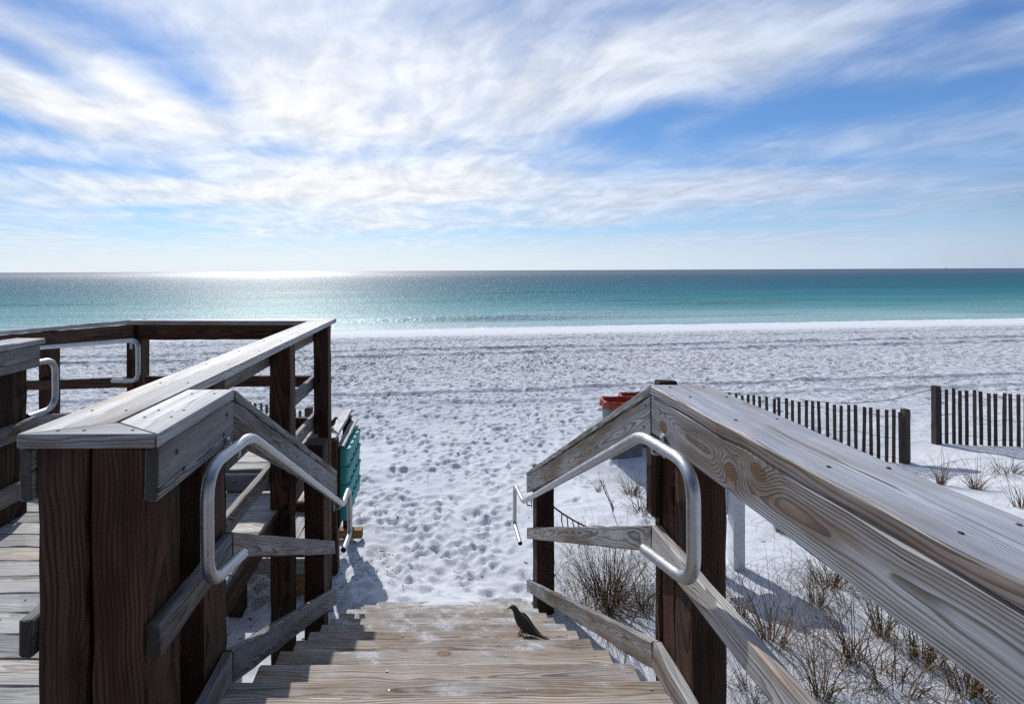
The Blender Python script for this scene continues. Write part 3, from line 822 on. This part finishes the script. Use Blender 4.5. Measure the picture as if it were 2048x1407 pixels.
# ------------------------------------------------------------------ doves
def dove(name, loc, heading, sc, label):
    t = thing(name, loc, label, 'bird', 'doves resting on the wood')
    # spine in local x (facing -x), z up : (x, z, half-width y, half-height z)
    sp = [(-.070, .1345, .003, .004), (-.066, .136, .009, .010), (-.058, .139, .0135, .0150), (-.048, .138, .0155, .0175), (-.038, .127, .0155, .0185),
          (-.030, .112, .0175, .0215), (-.020, .095, .024, .029), (-.004, .076, .031, .036), (.016, .059, .034, .037), (.038, .046, .031, .030),
          (.060, .035, .024, .021), (.084, .026, .017, .013), (.110, .018, .014, .007), (.140, .011, .013, .0045), (.165, .006, .009, .003)]
    def ring_mesh(sp, n=18, off=(0, 0, 0), smx=1):
        v = []; f = []
        for i, (x, z, a, b) in enumerate(sp):
            p = sp[max(i - 1, 0)]; q = sp[min(i + 1, len(sp) - 1)]
            d = Vector((q[0] - p[0], 0, q[1] - p[1])).normalized(); nr = Vector((-d.z, 0, d.x))
            for k in range(n):
                an = 2 * math.pi * k / n
                v.append(Vector((x, 0, z)) + nr * (b * math.sin(an)) + Vector((0, a * math.cos(an), 0)) + Vector(off))
        for i in range(len(sp) - 1):
            for k in range(n): f.append([i * n + k, i * n + (k + 1) % n, (i + 1) * n + (k + 1) % n, (i + 1) * n + k])
        f.append(list(range(n))[::-1]); f.append([(len(sp) - 1) * n + k for k in range(n)])
        return v, f
    rot = Matrix.Rotation(heading, 4, 'Z')
    L = Vector(loc)
    def put(name, v, f, mat, smooth=True):
        mb = MB(); mb.add([L + (rot @ (Vector(p) * sc)) for p in v], f, None, 0, smooth); return mb.build(name, mat, t)
    put('body', *ring_mesh(sp), M['dove'])
    bk = [(-.092, .1185, .0008, .001), (-.087, .1225, .002, .0022), (-.079, .129, .003, .0034), (-.068, .1345, .0045, .0055)]
    put('beak', *ring_mesh(bk, 8), M['beak'])
    for sgn in (-1, 1):
        wg = [(-.016, .098, .004, .010), (-.004, .086, .007, .024), (.016, .067, .008, .030), (.040, .049, .007, .025), (.066, .036, .005, .016), (.092, .027, .003, .008), (.112, .021, .001, .002)]
        v, f = ring_mesh(wg, 12)
        v = [Vector((p.x, p.y + sgn * max(.006, .031 - abs(p.x - .014) * .20), p.z)) for p in v]
        put('wing', v, f, M['dovewing'])
        mb = MB()
        q = lambda x, y, z: L + (rot @ (Vector((x, y, z)) * sc))
        mb.tube([q(.010, sgn * .014, .035), q(.012, sgn * .015, .016), q(.002, sgn * .015, .003)], .0035 * sc, 8)
        for an in (-.5, 0, .5, math.pi):
            ln = .024 if an != math.pi else .014
            mb.tube([q(.002, sgn * .015, .003), q(.002 - ln * math.cos(an), sgn * .015 + ln * math.sin(an), .0015)], .002 * sc, 6)
        mb.build('leg', M['leg'], t)
        e = MB(); e.lathe(q(-.056, sgn * .0128, .142), [(.0001, -.003 * sc), (.0026 * sc, -.001 * sc), (.0026 * sc, .001 * sc), (.0001, .003 * sc)], 8); e.build('eye', M['beak'], t)
    return t
dove('dove', (.495, 2.872, Z(Hk(4)) + .001), R(-24), 1.0, 'brown dove standing on a sunlit stair tread with its long tail pointing down')
dove('dove', (-1.24, 5.62, Z(1.845) + .001), R(168), .92, 'small dark dove perched on the top plank of the wooden stand')

# ------------------------------------------------------------------ trash cans
def can(loc, label, sc=1.0):
    t = thing('trash_can', loc, label, 'trash can', 'trash cans with red bags')
    n = 64
    def sq(a):                               # rounded-rectangle plan, wider than deep
        r_ = (abs(math.cos(a)) ** 4.5 + abs(math.sin(a)) ** 4.5) ** (-1 / 4.5)
        return math.cos(a) * r_, .62 * math.sin(a) * r_
    def shell(prof, jit=0.0):
        v = []; f = []
        for i, (r_, z_) in enumerate(prof):
            for k in range(n):
                a = 2 * math.pi * k / n; cx, cy = sq(a)
                amp = jit * min(1, i / 3)
                j = (.010 * math.sin(a * 9 + i) + .008 * math.sin(a * 17 + 1.3 * i) + random.gauss(0, .005)) * amp
                zz = z_ + (.012 * math.sin(a * 5 + 1) + random.gauss(0, .010)) * amp * (1 if i > len(prof) - 3 else .35)
                v.append((loc[0] + (r_ + j) * sc * cx, loc[1] + (r_ + j) * sc * cy, loc[2] + zz * sc))
        for i in range(len(prof) - 1):
            for k in range(n): f.append([i * n + k, i * n + (k + 1) % n, (i + 1) * n + (k + 1) % n, (i + 1) * n + k])
        return v, f
    mb = MB(); mb.add(*shell([(.001, .02), (.29, .02), (.305, .05), (.345, 1.0), (.36, 1.03), (.36, 1.08), (.347, 1.08), (.33, 1.0), (.29, .5)]), None, 0, True); mb.build('bin', M['can'], t)
    mb = MB(); mb.add(*shell([(.001, .90), (.15, .89), (.29, .92), (.322, 1.06), (.350, 1.105), (.374, 1.10), (.378, 1.07), (.381, 1.03), (.386, .975)], 1.0), None, 0, True); mb.build('liner_bag', M['bag'], t)
can((3.27, 8.5, gz(3.27, 8.5) - .09), 'grey trash can with a red bag folded over its rim, mostly in view', .97)
can((3.80, 9.0, gz(3.80, 9.0) - .12), 'red-bagged trash can mostly hidden behind the other can and the railing')

# ------------------------------------------------------------------ sand fences
def fence(name, p0, p1, H0, H1, n, hgt, label, ends=(True, True), loose=None):
    p0 = Vector(p0); p1 = Vector(p1)
    b0 = (p0.x, p0.y, gz(p0.x, p0.y))
    t = thing('sand_fence', b0, label, 'fence', 'slatted sand fences')
    tops = []
    d = (p1 - p0).normalized(); nr = Vector((-d.y, d.x))
    for i in range(n):
        q = p0.lerp(p1, (i + .5) / n) + d * random.uniform(-.012, .012)
        top = Z(H0 + (H1 - H0) * (i + .5) / n) + random.uniform(-.03, .03)
        mb = MB(); zb = gz(q.x, q.y) - .12 + random.uniform(0, .12)
        if top - zb < hgt - .25: zb = top - hgt
        lean = d * random.gauss(0, .011)
        mb.board((q.x, q.y, zb), (q.x + lean.x, q.y + lean.y, top), (d.x * .056, d.y * .056, 0), (nr.x * .012, nr.y * .012, 0), ch=.002, seg=.3)
        mb.build('picket', M['fence'], t); tops.append(Vector((q.x, q.y, top)))
    for k, e in enumerate(ends):
        if not e: continue
        q = p0 if k == 0 else p1; top = Z(H0 if k == 0 else H1) + .05
        mb = MB(); mb.board((q.x, q.y, top - hgt - .4), (q.x, q.y, top), (.11, 0, 0), (0, .11, 0), ch=.006); mb.build('post', M['fence'], t)
    mb = MB()
    for dz in (-.12, -.55, -.95):
        for off in (-1, 1):
            path = [(q.x + nr.x * .011 * off * (1 if i % 2 else -1), q.y + nr.y * .011 * off * (1 if i % 2 else -1), q.z + dz + .02 * math.sin(i * .7)) for i, q in enumerate(tops)]
            mb.tube(path, .0035, 6)
    if loose:
        a, bq = Vector(loose[0]), Vector(loose[1])
        mb.tube([tuple(a.lerp(bq, i / 12) - Vector((0, 0, .18 * math.sin(math.pi * i / 12)))) for i in range(13)], .006, 6)
    mb.build('wire', M['wire'], t)
    return t
fence('f', (6.6, 11.2), (9.42, 9.68), 2.86, 2.88, 27, 1.2, 'slatted sand fence ending in a short post just above the right railing cap', (False, True),
      loose=((7.9, 10.5, Z(2.85)), (10.55, 10.2, Z(2.55))))
fence('f', (10.58, 10.2), (14.6, 8.5), 2.54, 2.62, 40, 1.2, 'slatted sand fence with a tall thick post at its left end, at the right edge', (True, True))
fence('f', (-2.28, 8.5), (-6.2, 10.4), 2.46, 2.5, 32, 1.15, 'low sand fence on the left glimpsed between the deck posts', (True, False))

# ------------------------------------------------------------------ white sign, rope
sx, sy = 2.93, 4.72
sg = thing('white_sign', (sx - .35, sy, gz(sx, sy)), 'white painted sign board on two white legs behind the right railing', 'sign')
for xx in (sx, sx - .30):
    mb = MB(); mb.board((xx, sy, gz(xx, sy) - .2), (xx, sy, Z(2.17)), (.115, 0, 0), (0, .09, 0), ch=.005); mb.build('leg', M['white'], sg)
mb = MB(); mb.board((sx - .55, sy + .075, Z(2.28)), (sx + .06, sy + .075, Z(2.28)), (0, .05, 0), (0, 0, .32), ch=.005); mb.build('panel', M['white'], sg)
a = Vector((1.12, 4.76, Z(2.33))); bq = Vector((sx - .30, sy - .05, Z(2.30)))
mb = MB(); pr = []
for i in range(31):
    u = i / 30; pr.append(a.lerp(bq, u) - Vector((0, 0, .30 * 4 * u * (1 - u))))
mb.tube(pr, .009, 8)
for k in range(4):
    q = pr[2 + k] ; mb.tube([q, q + Vector((.01 * k, .01, -.08)), q + Vector((.015, .0, -.16 - .03 * k))], .006, 6)
rp = mb.build('rope', M['rope'], None, tuple(a)); tag(rp, 'sagging grey rope tied from the far stair post to the white sign', 'rope')

# ------------------------------------------------------------------ sailing boat far out
bx, by = 5300.0, 5000.0
bt = thing('sailing_boat', (bx, by, SEA_Z), 'tiny sailing boat on the horizon at the right', 'boat')
mb = MB()
hull = [(-9, 0), (-6, -2.4), (4, -2.2), (10, 0), (4, 2.2), (-6, 2.4)]
mb.prism([(bx + p, by + q) for p, q in hull], SEA_Z - .5, SEA_Z + 2.2, ch=.3); mb.build('hull', M['sail'], bt)
mb = MB(); mb.tube([(bx, by, SEA_Z + 2), (bx, by, SEA_Z + 24)], .25, 8); mb.build('mast', M['sail'], bt)
mb = MB(); mb.add([(bx - 8, by, SEA_Z + 4), (bx - .4, by, SEA_Z + 4), (bx - .3, by, SEA_Z + 23), (bx - 3.5, by + .5, SEA_Z + 12)], [[0, 1, 2, 3]]); mb.build('sail', M['sail'], bt)

# ------------------------------------------------------------------ dune grass
def tussock_mesh(nb, h, spread, rad, mats=(0, 1), curl=1.0, seed=0, w=.0022):
    rs = random.Random(seed)
    V = []; Fc = []; MI = []
    for _ in range(nb):
        a = rs.uniform(0, 2 * math.pi); r0 = rad * math.sqrt(rs.random()) * rs.choice((.5, 1))
        p = Vector((r0 * math.cos(a), r0 * math.sin(a), -.02))
        az = a + rs.gauss(0, .7)
        ln = h * rs.uniform(.35, 1.1); lean = abs(rs.gauss(0, .32)) * spread + .05
        bend = rs.gauss(1.0, .6) * curl * (1.6 if rs.random() < .3 else .6)
        seg = 7; tw = rs.gauss(0, .5)
        pts = [p.copy()]; ang = lean
        for i in range(seg):
            ang += bend * .28 * (i / seg + .2)
            az += tw * .16
            st = ln / seg
            p = p + Vector((math.sin(ang) * math.cos(az), math.sin(ang) * math.sin(az), math.cos(ang))) * st
            if p.z < .004 and i > 1: p.z = .004 + rs.random() * .02
            pts.append(p.copy())
        n0 = len(V); mi = rs.choices(mats, k=1)[0]
        ww = w * rs.uniform(.7, 1.4)
        for i, q in enumerate(pts):
            rr_ = ww * (1 - .75 * i / seg)
            for k in range(3):
                an = 2 * math.pi * k / 3 + az
                V.append((q.x + rr_ * math.cos(an), q.y + rr_ * math.sin(an), q.z))
        for i in range(seg):
            for k in range(3):
                Fc.append([n0 + i * 3 + k, n0 + i * 3 + (k + 1) % 3, n0 + (i + 1) * 3 + (k + 1) % 3, n0 + (i + 1) * 3 + k]); MI.append(mi)
    me = bpy.data.meshes.new('tussock')
    me.from_pydata(V, [], Fc); me.polygons.foreach_set('material_index', MI)
    for q in ('grass', 'grassdark', 'greengrass'): me.materials.append(M[q])
    me.update()
    return me
TM = [tussock_mesh(300, .72, 1.3, .17, (0, 1, 1), 1.15, 1), tussock_mesh(60, .48, 1.25, .05, (0, 0, 1), 1.7, 2), tussock_mesh(58, .42, 1.7, .08, (1, 1, 0), 2.3, 3),
      tussock_mesh(45, .46, .9, .04, (0, 1, 0), 1.2, 4), tussock_mesh(85, .34, 1.6, .10, (1, 1, 0), 1.9, 5), tussock_mesh(55, .52, 1.0, .07, (0, 2, 1), 1.3, 6)]
def on_ground(px, py, H0=3.0):
    """point of the sand seen in the photo direction (px, py), found on the terrain itself"""
    dx = (px - 875) / F; dz = (py - 541 + .0044 * (px - 875)) / F
    y = H0 / dz
    for _ in range(60):
        H = EYE - gz(dx * y, y); y = y * .6 + .4 * (H / dz)
    return dx * y, y
TS = [(1215, 1205, 0, 1.05, 'large dense tuft of dry grass between the rails beside the bottom steps'),
      (1285, 1215, 5, .95, 'greenish tuft of grass against the near right post, beside the large dry tuft'),
      (1150, 1215, 4, .8, 'low tangle of dry grass at the tread ends by the far stair post'),
      (1262, 985, 4, 1.25, 'upper brown grass clump seen under the right handrail tube'),
      (1288, 1025, 2, 1.6, 'dark matted grass clump seen below the brown one under the handrail tube'),
      (1195, 985, 3, .6, 'sparse small tuft on open sand left of the brown clump under the handrail'),
      (1540, 1288, 1, 1.15, 'upright tuft right of the near post, just above the sloping middle rail'),
      (1700, 1318, 1, 1.1, 'dark-hearted tuft in the middle of the sand below the big cap board'),
      (1655, 1165, 4, 1.1, 'dense brown clump tucked under the lower edge of the big fascia board'),
      (1560, 1065, 3, .9, 'thin tuft beside the white sign leg'),
      (1620, 1060, 4, .9, 'brown tuft right of the white sign leg, close under the fascia'),
      (1630, 1205, 5, .75, 'flattened green plant in the shadow of the white sign'),
      (1930, 1385, 1, 1.15, 'big shaggy clump at the bottom right below the fascia board'),
      (1780, 1380, 2, 1.2, 'curly flattened tuft at the bottom edge, left of the big shaggy clump'),
      (1640, 1395, 3, 1.0, 'thin tuft at the bottom edge next to the middle rail'),
      (1760, 1265, 3, 1.0, 'thin upright tuft just under the fascia, right of the brown clump'),
      (1840, 1320, 5, .9, 'loose tuft close under the fascia, above the shaggy clump'),
      (1880, 965, 3, 1.25, 'pale upright tuft just above the cap board, leftmost of those near the fence'),
      (1950, 975, 1, 1.35, 'medium brown tuft above the cap board between two other tufts near the fence'),
      (2012, 950, 4, 1.6, 'brown tuft nearest the foot of the tall-post fence'),
      (2042, 1015, 1, 1.4, 'tall tuft cut by the right picture edge above the cap board'),
      (1480, 1235, 3, .8, 'sparse tuft between the near right post and the sign shadow'),
      (1500, 1390, 2, .9, 'curled wisps of grass beside the foot of the near right post')]
for i, (px, py, k, sc, lab) in enumerate(TS):
    sc *= 1.22 if i < 2 else 1.42 if 6 <= i <= 16 else 1.15
    x, y = on_ground(px, py)
    o = bpy.data.objects.new('grass_tussock', TM[k]); o.location = (x, y, gz(x, y)); o.scale = (sc, sc, sc * random.uniform(.9, 1.1))
    o.rotation_euler = (0, 0, random.uniform(0, 6.28)); link(o); tag(o, lab, 'grass', 'dune grass tussocks')
# thin runners and stray blades nobody could count
V = []; Fc = []; MI = []
rs = random.Random(5)
def blade(p, az, ln, lean, bend, ww, mi, seg=8, tw=.3):
    n0 = len(V); pts = [Vector(p)]; ang = lean; p = Vector(p)
    for i in range(seg):
        ang += bend * .3 * (i / seg + .2); az += tw * .25
        p = p + Vector((math.sin(ang) * math.cos(az), math.sin(ang) * math.sin(az), math.cos(ang))) * (ln / seg)
        p.z = max(p.z, gz(p.x, p.y) + .006); pts.append(p.copy())
    for i, q in enumerate(pts):
        r_ = ww * (1 - .7 * i / seg)
        for k in range(3):
            V.append((q.x + r_ * math.cos(2.1 * k + az), q.y + r_ * math.sin(2.1 * k + az), q.z + (r_ * .5 if k == 1 else 0)))
    for i in range(seg):
        for k in range(3):
            Fc.append([n0 + i * 3 + k, n0 + i * 3 + (k + 1) % 3, n0 + (i + 1) * 3 + (k + 1) % 3, n0 + (i + 1) * 3 + k]); MI.append(mi)
for _ in range(1200):
    if rs.random() < .72: px, py = rs.uniform(1440, 2048), rs.uniform(1130, 1420)
    else: px, py = rs.uniform(1110, 1330), rs.uniform(1090, 1240)
    x, y = on_ground(px, py)
    blade((x, y, gz(x, y) - .01), rs.uniform(0, 6.28), rs.uniform(.2, .72), abs(rs.gauss(.25, .4)), rs.gauss(1.9, .8), rs.uniform(.0013, .0023), rs.choice((0, 0, 1)), 8, rs.gauss(0, .7))
me = bpy.data.meshes.new('dry_grass'); me.from_pydata(V, [], Fc); me.polygons.foreach_set('material_index', MI)
for q in ('grass', 'grassdark', 'greengrass'): me.materials.append(M[q])
dg = link(bpy.data.objects.new('dry_grass', me)); tag(dg, 'stray dry grass blades and runners spread over the sand right of the stairs', 'grass', kind='stuff')
# sea-oat stalk
x, y = on_ground(1292, 1180); st = MB()
q0 = Vector((x, y, gz(x, y))); q1 = Vector((.338 * 4.4, 4.4, Z(1.93)))
pth = [q0.lerp(q1, i / 8) + Vector((.02 * math.sin(i), 0, .0)) for i in range(9)]
st.tube(pth, .003, 6)
for i in range(22):
    q = q0.lerp(q1, .72 + .28 * i / 22); a = rs.uniform(0, 6.28)
    st.tube([q, q + Vector((.014 * math.cos(a), .014 * math.sin(a), .02))], .004, 5)
so = st.build('sea_oat_stalk', M['grassdark'], None, tuple(q0)); tag(so, 'single tall sea oat stalk with a seed head rising behind the right middle rail', 'plant')
# flecks of weed, shell and twig on the sand
mb = MB()
for _ in range(650):
    u = rs.random()
    if u < .35: x, y = rs.uniform(-2.6, -.5), rs.uniform(4.3, 7)
    elif u < .8: x, y = rs.uniform(-1, 3.6), rs.uniform(5, 13)
    else: x, y = rs.uniform(1.2, 6), rs.uniform(3.2, 7)
    if -.95 < x < 1.1 and y < 5.0: continue
    z = gz(x, y) + .012; a = rs.uniform(0, 6.28); ln = rs.choice((.008, .012, .03)) * rs.uniform(.6, 1.5)
    mb.tube([(x, y, z), (x + ln * math.cos(a), y + ln * math.sin(a), z + .004), (x + ln * 1.8 * math.cos(a + .4), y + ln * 1.8 * math.sin(a + .4), z)], rs.uniform(.002, .0055), 5)
fl = mb.build('beach_debris', M['debris']); tag(fl, 'small dark flecks of weed, shell and twig on the sand', 'debris', kind='stuff')

# ------------------------------------------------------------------ light, sky
SUN_AZ, SUN_EL = R(-19), R(39)
sd = Vector((math.sin(SUN_AZ) * math.cos(SUN_EL), math.cos(SUN_AZ) * math.cos(SUN_EL), math.sin(SUN_EL)))
sl_ = bpy.data.lights.new('sun', 'SUN'); sl_.energy = 3.6; sl_.angle = R(.5); sl_.color = (1.0, .975, .94)
so_ = bpy.data.objects.new('sun', sl_); COL.objects.link(so_); so_.rotation_euler = (-sd).to_track_quat('-Z', 'Y').to_euler()
W = bpy.data.worlds.new('World'); S.world = W; W.use_nodes = True
nt = NT(W.node_tree); bg = W.node_tree.nodes['Background']
sky = nt.n('ShaderNodeTexSky', sky_type='NISHITA'); sky.sun_disc = False
sky.sun_elevation = SUN_EL; sky.sun_rotation = SUN_AZ; sky.air_density = 1.0; sky.dust_density = .6; sky.ozone_density = 2.5
dirv = nt.n('ShaderNodeTexCoord').outputs['Generated']
dx, dy, dz = nt.sep(dirv)
az = nt.m('ARCTAN2', dx, dy)
hor = nt.m('SQRT', nt.m('ADD', nt.m('MULTIPLY', dx, dx), nt.m('MULTIPLY', dy, dy)))
el = nt.m('ARCTAN2', dz, hor)
# tangent-style coordinates of the sky dome (p across, q up), good for the half facing the sea
p_ = nt.m('TANGENT', nt.m('MINIMUM', nt.m('MAXIMUM', az, -1.35), 1.35))
cosaz = nt.m('MAXIMUM', nt.m('COSINE', nt.m('MINIMUM', nt.m('MAXIMUM', az, -1.35), 1.35)), .2)
q_ = nt.m('DIVIDE', nt.m('TANGENT', nt.m('MINIMUM', el, 1.4)), cosaz)
def PX(x): return (x - 875) / F
def PY(y): return (541 - y) / F
# high cloud sheet: coordinates on a level plane, so streaks converge towards the horizon
den_h = nt.m('ADD', nt.m('MAXIMUM', dz, 0.0), .075)
X_ = nt.m('DIVIDE', dx, den_h); Y_ = nt.m('DIVIDE', dy, den_h)
warp = nt.noise(nt.xyz(nt.m('MULTIPLY', X_, .42), nt.m('MULTIPLY', Y_, .36), 5), 1, 4, .55, out='Color')
wsep = nt.sep(nt.vm('SUBTRACT', warp, (.5, .5, .5)))
Xw = nt.m('ADD', X_, nt.m('MULTIPLY', wsep[0], 1.2)); Yw = nt.m('ADD', Y_, nt.m('MULTIPLY', wsep[1], 1.8))
Xr = nt.m('ADD', Xw, nt.m('MULTIPLY', Yw, .12))
n_big = nt.noise(nt.xyz(nt.m('MULTIPLY', Xr, .72), nt.m('MULTIPLY', Yw, .58), 1.7), 1, 7, .58)
n_fine = nt.noise(nt.xyz(nt.m('MULTIPLY', Xr, 2.3), nt.m('MULTIPLY', Yw, 2.0), 4), 1.5, 9, .58, .2)
n_wisp = nt.noise(nt.xyz(nt.m('MULTIPLY', Xr, 6.5), nt.m('MULTIPLY', Yw, .95), 9), 1, 7, .62, .5)
den = nt.m('ADD', nt.m('MULTIPLY', n_big, .95), nt.m('MULTIPLY', n_fine, .34))
den = nt.m('ADD', den, nt.m('MULTIPLY', n_wisp, .13))
den = nt.m('ADD', den, .135)
def blob(px, py, sx, sy, rot, amp):
    x0 = nt.m('SUBTRACT', p_, PX(px)); y0 = nt.m('SUBTRACT', q_, PY(py))
    c, s = math.cos(rot), math.sin(rot)
    u = nt.m('DIVIDE', nt.m('ADD', nt.m('MULTIPLY', x0, c), nt.m('MULTIPLY', y0, s)), sx / F)
    v = nt.m('DIVIDE', nt.m('ADD', nt.m('MULTIPLY', x0, -s), nt.m('MULTIPLY', y0, c)), sy / F)
    r2 = nt.m('ADD', nt.m('MULTIPLY', u, u), nt.m('MULTIPLY', v, v))
    return nt.m('MULTIPLY', nt.m('POWER', 2.718, nt.m('MULTIPLY', r2, -1.0)), amp)
BL = [(780, 120, 300, 140, -.3, .15), (250, 230, 330, 62, -.30, .27), (620, 230, 200, 80, -.4, .16), (120, 90, 260, 22, -.48, .12),
      (170, 30, 260, 40, -.35, -.20), (120, 150, 190, 26, -.5, -.24), (400, 180, 110, 30, -.5, -.26), (40, 245, 120, 18, -.3, -.24), (120, 325, 260, 16, -.1, -.24),
      (350, 414, 330, 8, 0, -.16), (620, 305, 160, 16, -.1, -.16), (1290, 245, 150, 36, .28, -.27), (1640, 215, 260, 34, .22, -.27), (1930, 185, 200, 24, .22, -.25),
      (1300, 20, 200, 34, .2, -.16), (1950, 40, 240, 60, .35, -.17), (1500, 110, 420, 50, .3, .17), (1820, 130, 300, 30, .3, .07), (1850, 270, 380, 40, .1, .13),
      (1560, 330, 420, 10, .02, -.12), (1500, 455, 560, 11, .02, -.26), (900, 380, 700, 55, 0, .14), (1500, 385, 600, 30, .02, .12), (1380, 250, 120, 12, .2, .12), (330, 375, 400, 30, 0, .14)]
for bdef in BL: den = nt.m('ADD', den, blob(*bdef))
cl = nt.ss(den, .50, 1.20)
ccol_t = nt.ss(nt.m('ADD', n_fine, nt.m('MULTIPLY', n_wisp, .5)), .5, 1.0, .84, 1.10)
cl = nt.m('MULTIPLY', cl, nt.ss(el, .0, .10, .55, 1.0))
# brighter cloud and haze round the sun, much darker away from it (forward scattering)
sdot = nt.vm('DOT_PRODUCT', nt.vm('NORMALIZE', dirv), tuple(sd))
ang = nt.m('ARCCOSINE', nt.m('MINIMUM', sdot, .9999))
front = nt.ss(ang, .25, 1.9)
ccol = nt.ramp(front, [(0, (10.2, 10.3, 10.4)), (.12, (8.9, 9.2, 9.7)), (.30, (6.8, 7.6, 9.0)), (.60, (4.7, 5.7, 7.7)), (.82, (1.1, 1.4, 1.9)), (1, (.45, .6, .9))])
blue = nt.ramp(nt.ss(q_, 0, .58), [(0, (5.6, 7.0, 8.4)), (.10, (3.9, 6.0, 8.1)), (.30, (1.9, 3.9, 7.0)), (1, (.85, 2.2, 5.1))])
skyc = nt.mix(.55, nt.mix(1.0, sky.outputs[0], (.62, .92, 1.35), 'MULTIPLY'), blue)
back = nt.ss(ang, 1.2, 1.8)
skyc = nt.mix(nt.m('MULTIPLY', back, .9), skyc, (.22, .45, .95))
ccol = nt.vm('SCALE', ccol, ccol_t)
colr = nt.mix(cl, skyc, ccol)
haze = nt.m('MULTIPLY', nt.ss(el, .085, .0), .72)
colr = nt.mix(haze, colr, nt.ramp(front, [(0, (9.6, 9.8, 10)), (.35, (7.8, 8.6, 9.4)), (.6, (6.2, 7.3, 8.9)), (1, (2.2, 2.6, 3.2))]))
nt.put(bg.inputs['Color'], colr); bg.inputs['Strength'].default_value = .1

# ------------------------------------------------------------------ camera (level, shifted lens)
cam = bpy.data.cameras.new('camera'); co = bpy.data.objects.new('camera', cam); COL.objects.link(co)
cam.sensor_width = 36; cam.lens = 36 * F / 2048
cam.shift_x = (1024 - 875) / 2048; cam.shift_y = -(703.5 - 541) / 2048
cam.clip_start = .05; cam.clip_end = 60000
co.matrix_world = Matrix.Translation((0, 0, EYE)) @ Matrix.Rotation(R(90), 4, 'X') @ Matrix.Rotation(-.0044, 4, 'Z')
S.camera = co
S.view_settings.view_transform = 'Standard'; S.view_settings.look = 'None'; S.view_settings.exposure = 0.0; S.view_settings.gamma = 1
S.cycles.use_denoising = False
S.cycles.max_bounces = 6
S.cycles.sample_clamp_indirect = 8
